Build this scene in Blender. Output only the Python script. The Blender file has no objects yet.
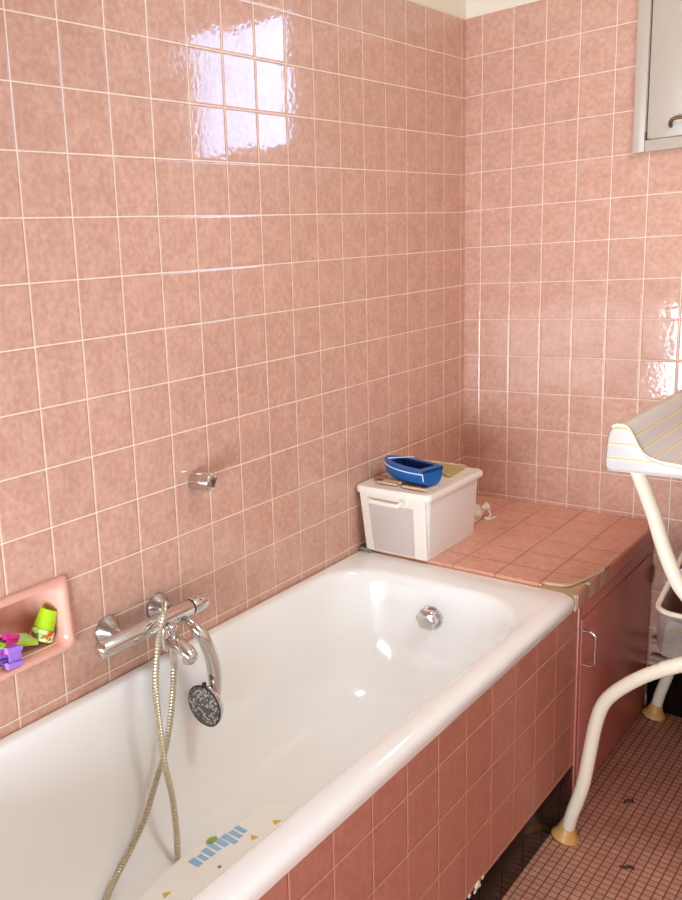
import bpy, bmesh, math, random
from mathutils import Vector, Matrix, noise
random.seed(7)
S = 0.86                      # everything is laid out on the tile grid, then brought to real size with this factor
scn = bpy.context.scene
COL = scn.collection
PI = math.pi
V = Vector

# ------------------------------------------------------------------ colours and materials
def lin(h):
    h = h.lstrip('#')
    c = [int(h[i:i + 2], 16) / 255 for i in (0, 2, 4)]
    return tuple([(x / 12.92 if x <= .04045 else ((x + .055) / 1.055) ** 2.4) for x in c] + [1.0])

class NT:
    def __init__(s, name):
        s.m = bpy.data.materials.new(name); s.m.use_nodes = True
        s.t = s.m.node_tree; s.n = s.t.nodes; s.l = s.t.links
        s.b = s.n['Principled BSDF']
    def add(s, kind, **kw):
        nd = s.n.new(kind)
        for k, v in kw.items():
            if k.startswith('i_'):
                key = k[2:]
                nd.inputs[int(key) if key.isdigit() else key.replace('_', ' ')].default_value = v
            else: setattr(nd, k, v)
        return nd
    def link(s, a, b): s.l.new(a, b)
    def math(s, op, a, b=None, clamp=False):
        nd = s.n.new('ShaderNodeMath'); nd.operation = op; nd.use_clamp = clamp
        for i, x in enumerate((a, b)):
            if x is None: continue
            if isinstance(x, (int, float)): nd.inputs[i].default_value = x
            else: s.l.new(x, nd.inputs[i])
        return nd.outputs[0]
    def maprange(s, x, a, b, c=0., d=1.):
        nd = s.n.new('ShaderNodeMapRange'); nd.interpolation_type = 'SMOOTHSTEP'
        s.l.new(x, nd.inputs[0])
        for i, v in zip((1, 2, 3, 4), (a, b, c, d)): nd.inputs[i].default_value = v
        return nd.outputs[0]
    def mix(s, f, a, b, kind='MIX'):
        nd = s.n.new('ShaderNodeMix'); nd.data_type = 'RGBA'; nd.blend_type = kind
        for i, x in ((0, f), (6, a), (7, b)):
            if isinstance(x, (int, float, tuple)): nd.inputs[i].default_value = x
            else: s.l.new(x, nd.inputs[i])
        return nd.outputs[2]
    def coord(s):
        tc = s.n.new('ShaderNodeTexCoord'); mp = s.n.new('ShaderNodeMapping')
        mp.inputs['Scale'].default_value = (1 / S,) * 3
        s.l.new(tc.outputs['Object'], mp.inputs[0]); return mp.outputs[0]
    def noise(s, vec, scale, detail=2., rough=.5):
        nd = s.add('ShaderNodeTexNoise', i_Scale=scale, i_Detail=detail, i_Roughness=rough)
        s.l.new(vec, nd.inputs['Vector']); return nd.outputs['Fac']
    def set(s, **kw):
        for k, v in kw.items():
            k = k.replace('_', ' ')
            if isinstance(v, (int, float, tuple)): s.b.inputs[k].default_value = v
            else: s.l.new(v, s.b.inputs[k])
        return s

def plain(name, col, rough=.5, metal=0., var=.06, nscale=40, bump=0., bscale=200, **kw):
    t = NT(name); co = t.coord()
    c = lin(col) if isinstance(col, str) else col
    f = t.noise(co, nscale, 3.)
    dark = tuple(x * (1 - var) for x in c[:3]) + (1,)
    light = tuple(min(1, x * (1 + var)) for x in c[:3]) + (1,)
    t.set(Base_Color=t.mix(f, dark, light), Roughness=rough, Metallic=metal)
    if bump:
        b = t.add('ShaderNodeBump', i_Strength=1., i_Distance=bump * S)
        t.link(t.noise(co, bscale, 2.), b.inputs['Height']); t.link(b.outputs[0], t.b.inputs['Normal'])
    for k, v in kw.items(): t.b.inputs[k.replace('_', ' ')].default_value = v
    return t.m

def tiles(name, au, av, pu, pv, ou, ov, ca, cb, cg, g=.0026, rough=.06, tilt=.008, wave=1.5e-4, var=.022, nscale=62, wscale=62, spec=.5, grout_rough=.75, groove=.0012, dirt=0.):
    """glazed tiles: au/av are the axes (0,1,2) the grid runs along, p pitch, o offset of one joint"""
    t = NT(name); co = t.coord()
    sp = t.add('ShaderNodeSeparateXYZ'); t.link(co, sp.inputs[0])
    def cell(ax, p, o):
        x = t.math('DIVIDE', t.math('SUBTRACT', sp.outputs[ax], o), p)
        fl = t.math('FLOOR', x); fr = t.math('SUBTRACT', x, fl)
        d = t.math('MULTIPLY', t.math('MINIMUM', fr, t.math('SUBTRACT', 1., fr)), p)
        return fl, d
    fu, du = cell(au, pu, ou); fv, dv = cell(av, pv, ov)
    d = t.math('MINIMUM', du, dv)
    tile = t.maprange(d, g * .35, g * .75)                   # 0 in the joint, 1 on the tile
    cv = t.add('ShaderNodeCombineXYZ'); t.link(fu, cv.inputs[0]); t.link(fv, cv.inputs[1])
    wn = t.add('ShaderNodeTexWhiteNoise', noise_dimensions='3D'); t.link(cv.outputs[0], wn.inputs['Vector'])
    n1 = t.noise(co, nscale, 4., .6); n2 = t.noise(co, nscale * .28, 2.)
    f = t.maprange(t.math('ADD', t.math('MULTIPLY', n1, .65), t.math('MULTIPLY', n2, .35)), .33, .68)
    col = t.mix(f, ca, cb)
    vv = t.math('ADD', 1 - var, t.math('MULTIPLY', wn.outputs['Value'], 2 * var))
    vc = t.add('ShaderNodeCombineXYZ')
    for i in range(3): t.link(vv, vc.inputs[i])
    col = t.mix(1., col, vc.outputs[0], 'MULTIPLY')
    gcol = cg
    if dirt:
        gcol = t.mix(t.maprange(t.noise(co, 5, 3.), .45, .65), cg, tuple(x * dirt for x in cg[:3]) + (1,))
    col = t.mix(tile, gcol, col)
    t.set(Base_Color=col, Roughness=t.math('ADD', grout_rough, t.math('MULTIPLY', tile, rough - grout_rough)))
    t.b.inputs['Specular IOR Level'].default_value = spec
    ge = t.add('ShaderNodeNewGeometry')
    sb = t.add('ShaderNodeVectorMath', operation='SUBTRACT'); t.link(wn.outputs['Color'], sb.inputs[0]); sb.inputs[1].default_value = (.5, .5, .5)
    sc = t.add('ShaderNodeVectorMath', operation='SCALE'); t.link(sb.outputs[0], sc.inputs[0]); sc.inputs['Scale'].default_value = tilt * 2
    ad = t.add('ShaderNodeVectorMath', operation='ADD'); t.link(ge.outputs['Normal'], ad.inputs[0]); t.link(sc.outputs[0], ad.inputs[1])
    no = t.add('ShaderNodeVectorMath', operation='NORMALIZE'); t.link(ad.outputs[0], no.inputs[0])
    h1 = t.math('MULTIPLY', t.maprange(d, g * .3, g * 2.2), groove)
    h2 = t.math('MULTIPLY', t.noise(co, wscale, 1.5), wave * 2)
    b = t.add('ShaderNodeBump', i_Strength=1., i_Distance=S)
    t.link(t.math('ADD', h1, h2), b.inputs['Height']); t.link(no.outputs[0], b.inputs['Normal'])
    t.link(b.outputs[0], t.b.inputs['Normal'])
    return t.m

PINK_A, PINK_B, GROUT = lin('#c19380'), lin('#d4a895'), lin('#ecd8c3')
T = .135
M = {}
M['tile_left'] = tiles('pink tile, long wall', 1, 2, T, T, -2.0604, -.0034, PINK_A, PINK_B, GROUT)
M['tile_back'] = tiles('pink tile, window wall', 0, 2, T * .82, T, .062, .0002, PINK_A, PINK_B, GROUT, g=.0022)
M['tile_side'] = tiles('pink tile, other walls', 1, 2, T, T, 0, -.0034, PINK_A, PINK_B, GROUT)
M['tile_rear'] = tiles('pink tile, rear wall', 0, 2, T, T, 0, -.0034, PINK_A, PINK_B, GROUT)
M['paint'] = plain('cream wall paint', '#e6dbcb', .7, var=.02, nscale=3)
M['ceiling'] = plain('white ceiling paint', '#e2dacd', .8, var=.02)
M['white_gloss'] = plain('white gloss paint', '#b9ab9d', .35, var=.02, nscale=6)
M['gap'] = plain('dark gap', '#54402f', .8)
M['bronze'] = plain('bronze latch', '#7a5a40', .4, .8)
M['mosaic'] = tiles('floor mosaic', 0, 1, .0225, .0225, .877, -1.06, lin('#b57c66'), lin('#c28e76'), lin('#774636'), g=.0031, rough=.4, tilt=.012, wave=0, var=.09, nscale=60, grout_rough=.9, groove=.00025)
M['black_tile'] = tiles('black plinth tile', 1, 2, T, 1., -.05, .45, lin('#150b0a'), lin('#1a100e'), lin('#0c0706'), g=.002, rough=.2, tilt=.004, var=.05, spec=.04)
M['enamel'] = plain('bath enamel', '#f5f3ef', .1, var=.012, nscale=5, Coat_Weight=.3)
M['chrome'] = plain('chrome', '#d9d5d3', .07, 1., var=.01)
M['chrome_satin'] = plain('brushed chrome', '#c4bebc', .2, 1., var=.02)
M['dark_ring'] = plain('dark rubber ring', '#2a2624', .5)
M['hose'] = plain('steel hose', '#cfc6ac', .28, .75, var=.08)
M['plastic_white'] = plain('white plastic', '#efe6da', .35, var=.015)
M['milky_grey'] = plain('grey milky plastic', '#cfc1bb', .3, var=.04, nscale=9)
M['boat_blue'] = plain('blue toy plastic', '#0d5ca6', .28, var=.08)
M['boat_deck'] = plain('navy toy plastic', '#0a2c66', .35, var=.08)
M['white_line'] = plain('white painted line', '#e9eef2', .4)
M['wood'] = plain('bare wood', '#d5b08c', .6, var=.15, nscale=60)
M['wood_dark'] = plain('brown wood', '#8a5532', .6, var=.2, nscale=60)
M['yellow_cloth'] = plain('yellow cloth', '#ead99c', .85, var=.1, nscale=80, bump=.0006, bscale=300)
M['pouch'] = plain('white gauze', '#e0cfc0', .9, var=.08, bump=.001, bscale=160)
M['tube'] = plain('cream painted tube', '#e0d4bd', .3, var=.03)
M['rubber'] = plain('amber rubber', '#bf8c4e', .45, var=.12, nscale=30, Subsurface_Weight=.0)
M['basket_grey'] = plain('grey mesh fabric', '#c8b8ad', .9, var=.12, nscale=140, bump=.0005, bscale=400)
M['piping'] = plain('cream piping', '#efe6d2', .5, var=.03)
M['cloth_white'] = plain('crumpled white cloth', '#ddd3ce', .9, var=.05, bump=.002, bscale=50)
M['door_pink'] = plain('pink gloss paint', '#ba7163', .3, Specular_IOR_Level=.25, var=.05, nscale=12)
M['mortar'] = plain('bare mortar', '#d8c096', .9, var=.22, nscale=38, bump=.004, bscale=90)
M['broken_edge'] = plain('broken tile edge', '#d9c6a2', .8, var=.2, nscale=90, bump=.001)
M['edge_tile'] = plain('pale brown edge tile', '#b98d78', .4, var=.14, nscale=45)
M['pink_ceramic'] = plain('pink glazed ceramic', '#dda392', .12, var=.05, nscale=50)
M['lime'] = plain('lime green plastic', '#a8cf1f', .25, var=.04)
M['pale_green'] = plain('pale green plastic', '#bdea8e', .35, var=.08)
M['magenta'] = plain('magenta plastic', '#cf2f8a', .35, var=.06)
M['purple'] = plain('lilac plastic', '#a57bdc', .35, var=.08)
M['mat'] = plain('cream rubber', '#fbf8ee', .55, var=.02, bump=.0004, bscale=150)
M['mat_blue'] = plain('light blue print', '#9cc6e8', .5, var=.06)
M['mat_yellow'] = plain('yellow print', '#e0bb43', .5)
M['mat_green'] = plain('green print', '#9bb84c', .5)
M['mat_brown'] = plain('brown print', '#a08a52', .5)
M['pipe'] = plain('grey painted pipe', '#a08c82', .4)
M['hair'] = plain('dark fluff', '#3a211a', .8)
M['plaster'] = plain('white plaster', '#d8c8bb', .9, var=.1)
M['metal_grey'] = plain('dull grey metal', '#8d8880', .45, .4)

def glassy(name, tint, gloss=.12):
    m = bpy.data.materials.new(name); m.use_nodes = True; n = m.node_tree.nodes; l = m.node_tree.links
    n.remove(n['Principled BSDF']); out = n['Material Output']
    tr = n.new('ShaderNodeBsdfTransparent'); tr.inputs[0].default_value = tint
    gl = n.new('ShaderNodeBsdfGlossy'); gl.inputs['Roughness'].default_value = .02
    fr = n.new('ShaderNodeFresnel'); fr.inputs[0].default_value = 1.45
    mx = n.new('ShaderNodeMixShader'); l.new(fr.outputs[0], mx.inputs[0]); l.new(tr.outputs[0], mx.inputs[1]); l.new(gl.outputs[0], mx.inputs[2])
    l.new(mx.outputs[0], out.inputs[0]); return m
M['glass'] = glassy('window glass', (.97, .98, 1, 1))

def frosted():                                                # milky plastic of the storage box
    t = NT('milky plastic'); co = t.coord()
    t.set(Base_Color=lin('#f8f3ee'), Roughness=.35, Transmission_Weight=.0)
    tr = t.add('ShaderNodeBsdfTransparent'); tr.inputs[0].default_value = (.95, .92, .9, 1)
    tl = t.add('ShaderNodeBsdfTranslucent'); tl.inputs[0].default_value = lin('#ecdfd6')
    m1 = t.add('ShaderNodeMixShader', i_0=.1); m2 = t.add('ShaderNodeMixShader', i_0=.05)
    t.link(t.b.outputs[0], m1.inputs[1]); t.link(tl.outputs[0], m1.inputs[2])
    t.link(m1.outputs[0], m2.inputs[1]); t.link(tr.outputs[0], m2.inputs[2])
    t.link(m2.outputs[0], t.n['Material Output'].inputs[0])
    return t.m
M['milky'] = frosted()
def sheer():
    t = NT('beige curtain'); tl = t.add('ShaderNodeBsdfTranslucent'); tl.inputs[0].default_value = (.30, .22, .16, 1)
    t.set(Base_Color=lin('#d9c4a8'), Roughness=.9); mx_ = t.add('ShaderNodeMixShader', i_0=.7)
    t.link(t.b.outputs[0], mx_.inputs[1]); t.link(tl.outputs[0], mx_.inputs[2]); t.link(mx_.outputs[0], t.n['Material Output'].inputs[0]); return t.m
M['curtain'] = sheer()

def striped():                                                # UV.x = metres across the stripes
    t = NT('striped oilcloth')
    uv = t.add('ShaderNodeUVMap'); sp = t.add('ShaderNodeSeparateXYZ'); t.link(uv.outputs[0], sp.inputs[0])
    x = t.math('DIVIDE', sp.outputs[0], .036); fr = t.math('FRACT', x)
    def line(c, w):
        return t.math('SUBTRACT', 1., t.maprange(t.math('ABSOLUTE', t.math('SUBTRACT', fr, c)), w * .6, w), clamp=True)
    band = t.maprange(t.math('ABSOLUTE', t.math('SUBTRACT', fr, .34)), .16, .18)
    base = t.mix(band, lin('#d0c8bb'), lin('#c6bfbb'))
    c = t.mix(line(.30, .034), base, lin('#c9a066')); c = t.mix(line(.385, .030), c, lin('#dcc294'))
    t.set(Base_Color=c, Roughness=.45)
    return t.m
M['stripe'] = striped()

def shower_face():
    t = NT('shower face'); co = t.coord()
    vo = t.add('ShaderNodeTexVoronoi', i_Scale=130.); t.link(co, vo.inputs['Vector'])
    c = t.mix(t.maprange(vo.outputs['Distance'], .3, .5), lin('#c6c0b8'), lin('#5e5953'))
    t.set(Base_Color=c, Roughness=.35, Metallic=.3); return t.m
M['shower_face'] = shower_face()

def cup_print():
    t = NT('printed band'); co = t.coord()
    vo = t.add('ShaderNodeTexVoronoi', i_Scale=110.); t.link(co, vo.inputs['Vector'])
    sp = t.add('ShaderNodeSeparateColor'); t.link(vo.outputs['Color'], sp.inputs[0])
    c = t.mix(t.maprange(sp.outputs[0], .45, .55), lin('#b4cf5a'), lin('#d2532f'))
    c = t.mix(t.maprange(sp.outputs[1], .6, .65), c, lin('#3f7a46'))
    c = t.mix(t.maprange(sp.outputs[2], .72, .76), c, lin('#f0e6b0'))
    t.set(Base_Color=c, Roughness=.35); return t.m
M['cup_print'] = cup_print()

# ------------------------------------------------------------------ mesh building
def frame_of(d):
    d = V(d).normalized(); a = V((0, 0, 1)) if abs(d.z) < .9 else V((1, 0, 0))
    u = d.cross(a).normalized(); return u, d.cross(u).normalized()

def catmull(P, n=8):
    P = [V(p) for p in P]; Q = [2 * P[0] - P[1]] + P + [2 * P[-1] - P[-2]]; out = []
    for i in range(1, len(Q) - 2):
        a, b, c, d = Q[i - 1:i + 3]
        for k in range(n):
            t = k / n
            out.append(.5 * (2 * b + (c - a) * t + (2 * a - 5 * b + 4 * c - d) * t * t + (3 * b - a - 3 * c + d) * t ** 3))
    out.append(P[-1]); return out

class MB:
    def __init__(s): s.bm = bmesh.new(); s.uv = None
    def box(s, x0, x1, y0, y1, z0, z1, bev=0., seg=2, mat=0):
        g = bmesh.ops.create_cube(s.bm, size=1.)
        vs = g['verts']
        for v in vs:
            v.co = V(((x0 + x1) / 2 + v.co.x * (x1 - x0), (y0 + y1) / 2 + v.co.y * (y1 - y0), (z0 + z1) / 2 + v.co.z * (z1 - z0)))
        fs = set(f for v in vs for f in v.link_faces)
        for f in fs: f.material_index = mat
        if bev:
            es = list(set(e for v in vs for e in v.link_edges))
            bmesh.ops.bevel(s.bm, geom=es, offset=bev, segments=seg, affect='EDGES', profile=.5)
        return s
    def quad(s, pts, mat=0):
        f = s.bm.faces.new([s.bm.verts.new(p) for p in pts]); f.material_index = mat; return f
    def loft(s, loops, cap0=False, cap1=False, closed=True, mat=0):
        rows = [[s.bm.verts.new(p) for p in L] for L in loops]
        n = len(rows[0])
        for a, b in zip(rows, rows[1:]):
            for i in range(n if closed else n - 1):
                j = (i + 1) % n
                try:
                    f = s.bm.faces.new((a[i], a[j], b[j], b[i])); f.material_index = mat
                except ValueError: pass
        if cap0: s.bm.faces.new(list(reversed(rows[0]))).material_index = mat
        if cap1: s.bm.faces.new(rows[-1]).material_index = mat
        return rows
    def tube(s, P, r, n=14, mat=0, caps=True, round_ends=False):
        P = [V(p) for p in P]; k = len(P)
        R = [r] * k if isinstance(r, (int, float)) else list(r)
        tang = [(P[min(i + 1, k - 1)] - P[max(i - 1, 0)]).normalized() for i in range(k)]
        u, w = frame_of(tang[0]); loops = []
        for i in range(k):
            t = tang[i]; u = (u - t * u.dot(t)).normalized(); w = t.cross(u)
            loops.append([P[i] + R[i] * (math.cos(2 * PI * a / n) * u + math.sin(2 * PI * a / n) * w) for a in range(n)])
        s.loft(loops, caps, caps, mat=mat); return s
    def lathe(s, o, d, prof, n=28, mat=0, caps=(True, True), u=None):
        """prof: list of (distance along d, radius)"""
        o = V(o); d = V(d).normalized(); u_, w = frame_of(d)
        s.loft([[o + d * h + max(r, 1e-5) * (math.cos(2 * PI * a / n) * u_ + math.sin(2 * PI * a / n) * w) for a in range(n)] for h, r in prof], caps[0], caps[1], mat=mat)
        return s
    def prism(s, poly, axis, a, b, bev=0., mat=0):
        """polygon in the two other axes, extruded along axis (0,1,2) from a to b"""
        def P(p, h):
            q = list(p); q.insert(axis, h); return V(q)
        A = [s.bm.verts.new(P(p, a)) for p in poly]; B = [s.bm.verts.new(P(p, b)) for p in poly]
        n = len(poly); fs = [s.bm.faces.new(list(reversed(A))), s.bm.faces.new(B)]
        for i in range(n): fs.append(s.bm.faces.new((A[i], A[(i + 1) % n], B[(i + 1) % n], B[i])))
        for f in fs: f.material_index = mat
        if bev:
            es = list(set(e for f in fs for e in f.edges))
            bmesh.ops.bevel(s.bm, geom=es, offset=bev, segments=2, affect='EDGES', profile=.5)
        return s
    def sphere(s, c, r, sc=(1, 1, 1), n=18, mat=0):
        g = bmesh.ops.create_uvsphere(s.bm, u_segments=n, v_segments=n // 2 + 2, radius=r)
        for v in g['verts']: v.co = V(c) + V((v.co.x * sc[0], v.co.y * sc[1], v.co.z * sc[2]))
        for f in set(f for v in g['verts'] for f in v.link_faces): f.material_index = mat
        return s
    def build(s, name, mats, parent=None, base=None, angle=38, flat=False):
        if not isinstance(mats, (list, tuple)): mats = [mats]
        bmesh.ops.recalc_face_normals(s.bm, faces=s.bm.faces)
        off = V((0, 0, 0)); p = parent
        while p is not None: off += p.location; p = p.parent
        b = V(base) if (base is not None and parent is None) else V((0, 0, 0))
        bmesh.ops.translate(s.bm, verts=s.bm.verts, vec=-(off + b))
        me = bpy.data.meshes.new(name); s.bm.to_mesh(me); s.bm.free()
        for m in mats: me.materials.append(M[m])
        if not flat:
            for f in me.polygons: f.use_smooth = True
            me.set_sharp_from_angle(angle=math.radians(angle))
        o = bpy.data.objects.new(name, me); COL.objects.link(o)
        o.location = b
        if parent is not None: o.parent = parent
        return o

def tag(o, label=None, cat=None, group=None, kind=None):
    if label: o['label'] = label
    if cat: o['category'] = cat
    if group: o['group'] = group
    if kind: o['kind'] = kind
    return o

def thing(name, loc, label, cat, group=None):
    o = bpy.data.objects.new(name, None); o.location = loc; o.empty_display_size = .05
    COL.objects.link(o); return tag(o, label, cat, group)

def structure(mb, name, mats, label=None, cat=None, **kw):
    return tag(mb.build(name, mats, **kw), label, cat, None, 'structure')

def mix3(a, b, t): return a + (b - a) * t

# ------------------------------------------------------------------ room shell
FL = -.035; TOP = 2.429; CE = 2.95; XR = 1.95; YE = -2.78; YR = -4.2; XL = -1.2
def holed(axis, val, us, vs, skip, mats_of):
    """wall made of a grid of rectangles; skip(i,j) leaves a hole; mats_of(i,j) gives the slot"""
    m = MB()
    for i in range(len(us) - 1):
        for j in range(len(vs) - 1):
            if skip(i, j): continue
            p = []
            for u, v in ((us[i], vs[j]), (us[i + 1], vs[j]), (us[i + 1], vs[j + 1]), (us[i], vs[j + 1])):
                q = [u, v]; q.insert(axis, val); p.append(q)
            m.quad(p, mats_of(i, j))
    bmesh.ops.remove_doubles(m.bm, verts=m.bm.verts, dist=1e-5)
    return m
# long wall with the opening for the soap dish (y -2.33..-2.06, z .807...942)
m = holed(0, 0., [YE, -2.33, -2.06, 0.], [FL, .807, .942, TOP, CE], lambda i, j: i == 1 and j == 1, lambda i, j: 1 if j == 3 else 0)
m.quad([(-.12, YE, FL), (0, YE, FL), (0, YE, CE), (-.12, YE, CE)], 1)
structure(m, 'wall_left', ['tile_left', 'paint'], 'long pink tiled wall beside the bathtub', 'wall', flat=True)
m = holed(1, 0., [0., .60, 1.57, XR], [FL, 1.905, 2.80, CE], lambda i, j: i == 1 and j == 1, lambda i, j: 0)
bmesh.ops.bisect_plane(m.bm, geom=m.bm.verts[:] + m.bm.edges[:] + m.bm.faces[:], plane_co=(0, 0, TOP), plane_no=(0, 0, 1))
for f in m.bm.faces: f.material_index = 1 if f.calc_center_median().z > TOP else 0
structure(m, 'wall_back', ['tile_back', 'paint'], 'pink tiled end wall behind the tiled ledge', 'wall', flat=True)
m = MB(); m.quad([(XR, YR, FL), (XR, 0, FL), (XR, 0, .9), (XR, YR, .9)], 0); m.quad([(XR, YR, .9), (XR, 0, .9), (XR, 0, CE), (XR, YR, CE)], 1)
structure(m, 'wall_right', ['tile_side', 'paint'], 'wall opposite the bathtub', 'wall', flat=True)
m = holed(1, YR, [XL, -.48, 1.78, XR], [FL, .10, 1.12, CE], lambda i, j: i == 1 and j == 1, lambda i, j: 1)
structure(m, 'wall_rear', ['tile_rear', 'paint'], 'painted wall with a low window behind the viewer', 'wall', flat=True)
m = MB(); m.quad([(XL, YE, FL), (0, YE, FL), (0, YE, CE), (XL, YE, CE)]); m.quad([(XL, YR, FL), (XL, YE, FL), (XL, YE, CE), (XL, YR, CE)])
structure(m, 'wall_alcove', ['paint'], 'painted walls of the nook past the foot of the tub', 'wall', flat=True)
m = MB(); m.quad([(XL, YR, FL), (XR, YR, FL), (XR, 0, FL), (XL, 0, FL)])
structure(m, 'floor', ['mosaic'], 'floor of small pinkish mosaic squares with dark joints', 'floor', flat=True)
m = MB(); m.quad([(XL, YR, CE), (XR, YR, CE), (XR, 0, CE), (XL, 0, CE)])
structure(m, 'ceiling', ['ceiling'], 'plain white ceiling', 'ceiling', flat=True)
m = MB(); m.box(.689, XR, -.012, -.0005, FL, .128, .002)
structure(m, 'baseboard_back', ['black_tile'], 'black skirting at the foot of the end wall', 'baseboard')

# window in the end wall, top right of the photo
w = thing('window_1', (1.085, 0, 1.89), 'white framed window high on the end wall', 'window'); w['kind'] = 'structure'
def ring(m, x0, x1, z0, z1, t, y0, y1, bev=.003, tb=None, tl=None):
    tb = tb or t; tl = tl or t
    m.box(x0, x0 + tl, y0, y1, z0, z1, bev); m.box(x1 - t, x1, y0, y1, z0, z1, bev)
    m.box(x0 + tl, x1 - t, y0, y1, z0, z0 + tb, bev); m.box(x0 + tl, x1 - t, y0, y1, z1 - t, z1, bev)
m = MB(); ring(m, .57, 1.60, 1.889, 2.83, .036, -.022, .03); m.build('window_frame', 'white_gloss', w)
m = MB(); m.box(.602, 1.57, .022, .05, 1.92, 2.80)
bmesh.ops.delete(m.bm, geom=[f for f in m.bm.faces if abs(f.normal.y) > .5], context='FACES')
m.build('frame_gap', 'gap', w, flat=True)
m = MB(); 
for b_ in ((.609, .771, 1.9265, 2.80), (1.53, 1.562, 1.9265, 2.80), (.771, 1.53, 1.9265, 2.115), (.771, 1.53, 2.65, 2.80)): m.box(b_[0], b_[1], -.012, .03, b_[2], b_[3], .003)
s_ = m.build('sash', 'white_gloss', w)
m = MB(); m.box(.668, 1.5, -.0135, -.0105, 1.9615, 1.9635); m.build('sash_rail', 'plaster', s_)
m = MB(); m.box(.771, 1.53, .008, .014, 2.115, 2.65); m.build('pane', 'glass', w)
m = MB(); m.loft([[V((1.36 + .17 * k / 20, .036 + .004 * math.sin(k * 1.9), z)) for k in range(21)] for z in (2.10, 2.35, 2.55)], closed=False); m.build('curtain', 'curtain', w)
m = MB(); m.tube(catmull([(.676, -.012, 1.958), (.678, -.03, 1.965), (.684, -.034, 1.976), (.70, -.034, 1.979), (.735, -.034, 1.977)], 5), .0052, 8); m.build('latch', 'bronze', w)
m = MB(); m.tube([(.606, -.018, 1.925), (.606, -.018, 1.95)], .004, 8); m.tube([(.6065, -.018, 1.926), (.625, -.018, 1.924)], .002, 6); m.build('hinge', 'bronze', w)
w = thing('window_2', (.65, YR, .1), 'low window in the wall behind the viewer', 'window'); w['kind'] = 'structure'
m = MB(); ring(m, -.51, 1.81, .07, 1.15, .06, YR - .03, YR + .02); m.box(.62, .68, YR - .03, YR + .015, .13, 1.09, .003); m.build('window_frame', 'white_gloss', w)
m = MB(); m.box(-.45, 1.75, YR - .012, YR - .006, .13, 1.09); m.build('pane', 'glass', w)

# heating pipes low on the end wall
for k, z in enumerate((.237, .172)):
    m = MB(); m.tube([(.7, -.03, z), (XR - .02, -.03, z)], .011, 12)
    tag(m.build('heating_pipe', 'pipe', base=(.7, -.03, z)), ('upper' if k == 0 else 'lower') + ' of two thin grey pipes along the end wall behind the basket', 'pipe', 'pipes along the end wall')

# ------------------------------------------------------------------ bathtub
def rrect(x0, x1, y0, y1, r, z, n=12):
    rs = r if isinstance(r, (list, tuple)) else (r,) * 4      # corners: far right, far left, near left, near right
    P = []
    for (cx, cy, a0, rr) in ((x1 - rs[0], y1 - rs[0], 0, rs[0]), (x0 + rs[1], y1 - rs[1], PI / 2, rs[1]), (x0 + rs[2], y0 + rs[2], PI, rs[2]), (x1 - rs[3], y0 + rs[3], 1.5 * PI, rs[3])):
        for k in range(n + 1):
            a = a0 + PI / 2 * k / n
            P.append(V((cx + rr * math.cos(a), cy + rr * math.sin(a), z)))
    return P
tub = thing('bathtub', (.345, -1.6, .60), 'long white enamel bathtub set against the pink tiled wall', 'bathtub')
m = MB(); YT = -2.765; YF = -.772
L = [rrect(.003, .684, YT, YF, .018, .600), rrect(.002, .689, YT, YF, .02, .616), rrect(.002, .691, YT, YF, .022, .628), rrect(.002, .689, YT, YF, .022, .638),
     rrect(.003, .683, YT + .003, YF - .002, .022, .6455), rrect(.005, .673, YT + .007, YF - .005, .02, .6495), rrect(.010, .662, YT + .015, YF - .01, .02, .651),
     rrect(.030, .644, YT + .045, -.896, (.19, .16, .12, .12), .6505), rrect(.036, .6375, YT + .055, -.906, (.195, .165, .13, .13), .6465),
     rrect(.041, .633, YT + .063, -.913, (.2, .165, .14, .14), .637), rrect(.046, .629, YT + .070, -.918, (.2, .165, .14, .14), .615),
     rrect(.056, .620, YT + .085, -.928, (.2, .17, .15, .15), .55), rrect(.072, .604, YT + .11, -.945, (.2, .17, .16, .16), .45),
     rrect(.092, .585, YT + .14, -.968, (.19, .17, .16, .16), .36), rrect(.115, .562, YT + .17, -.997, (.18, .16, .15, .15), .305),
     rrect(.145, .532, YT + .21, -1.035, (.16, .15, .14, .14), .272), rrect(.185, .492, YT + .26, -1.09, (.13, .13, .12, .12), .256), rrect(.23, .445, YT + .32, -1.17, (.1, .1, .1, .1), .251),
     rrect(.30, .38, YT + .7, -1.6, (.035,) * 4, .250)]
m.loft(L, cap1=True); m.build('tub_shell', 'enamel', tub, angle=80)
o_ = V((.334, -.930, .545)); dn = V((0, -1, .16)).normalized()
m = MB(); m.lathe(o_ + dn * -.006, dn, [(0, .036), (.006, .036), (.010, .033), (.011, .02)], 32); ov = m.build('overflow_plate', 'chrome', tub)
m = MB(); pr = []
for h, r in ((.008, .022), (.014, .028), (.022, .031), (.034, .031), (.040, .027), (.043, .018)): pr.append((h, r))
u, w_ = frame_of(dn)
loops = []
for h, r in pr:
    loops.append([o_ + dn * h + (r * (1 + .07 * math.cos(6 * a))) * (math.cos(a) * u + math.sin(a) * w_) for a in [2 * PI * k / 48 for k in range(48)]])
m.loft(loops, True, True); m.build('overflow_knob', 'chrome', tub)

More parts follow.
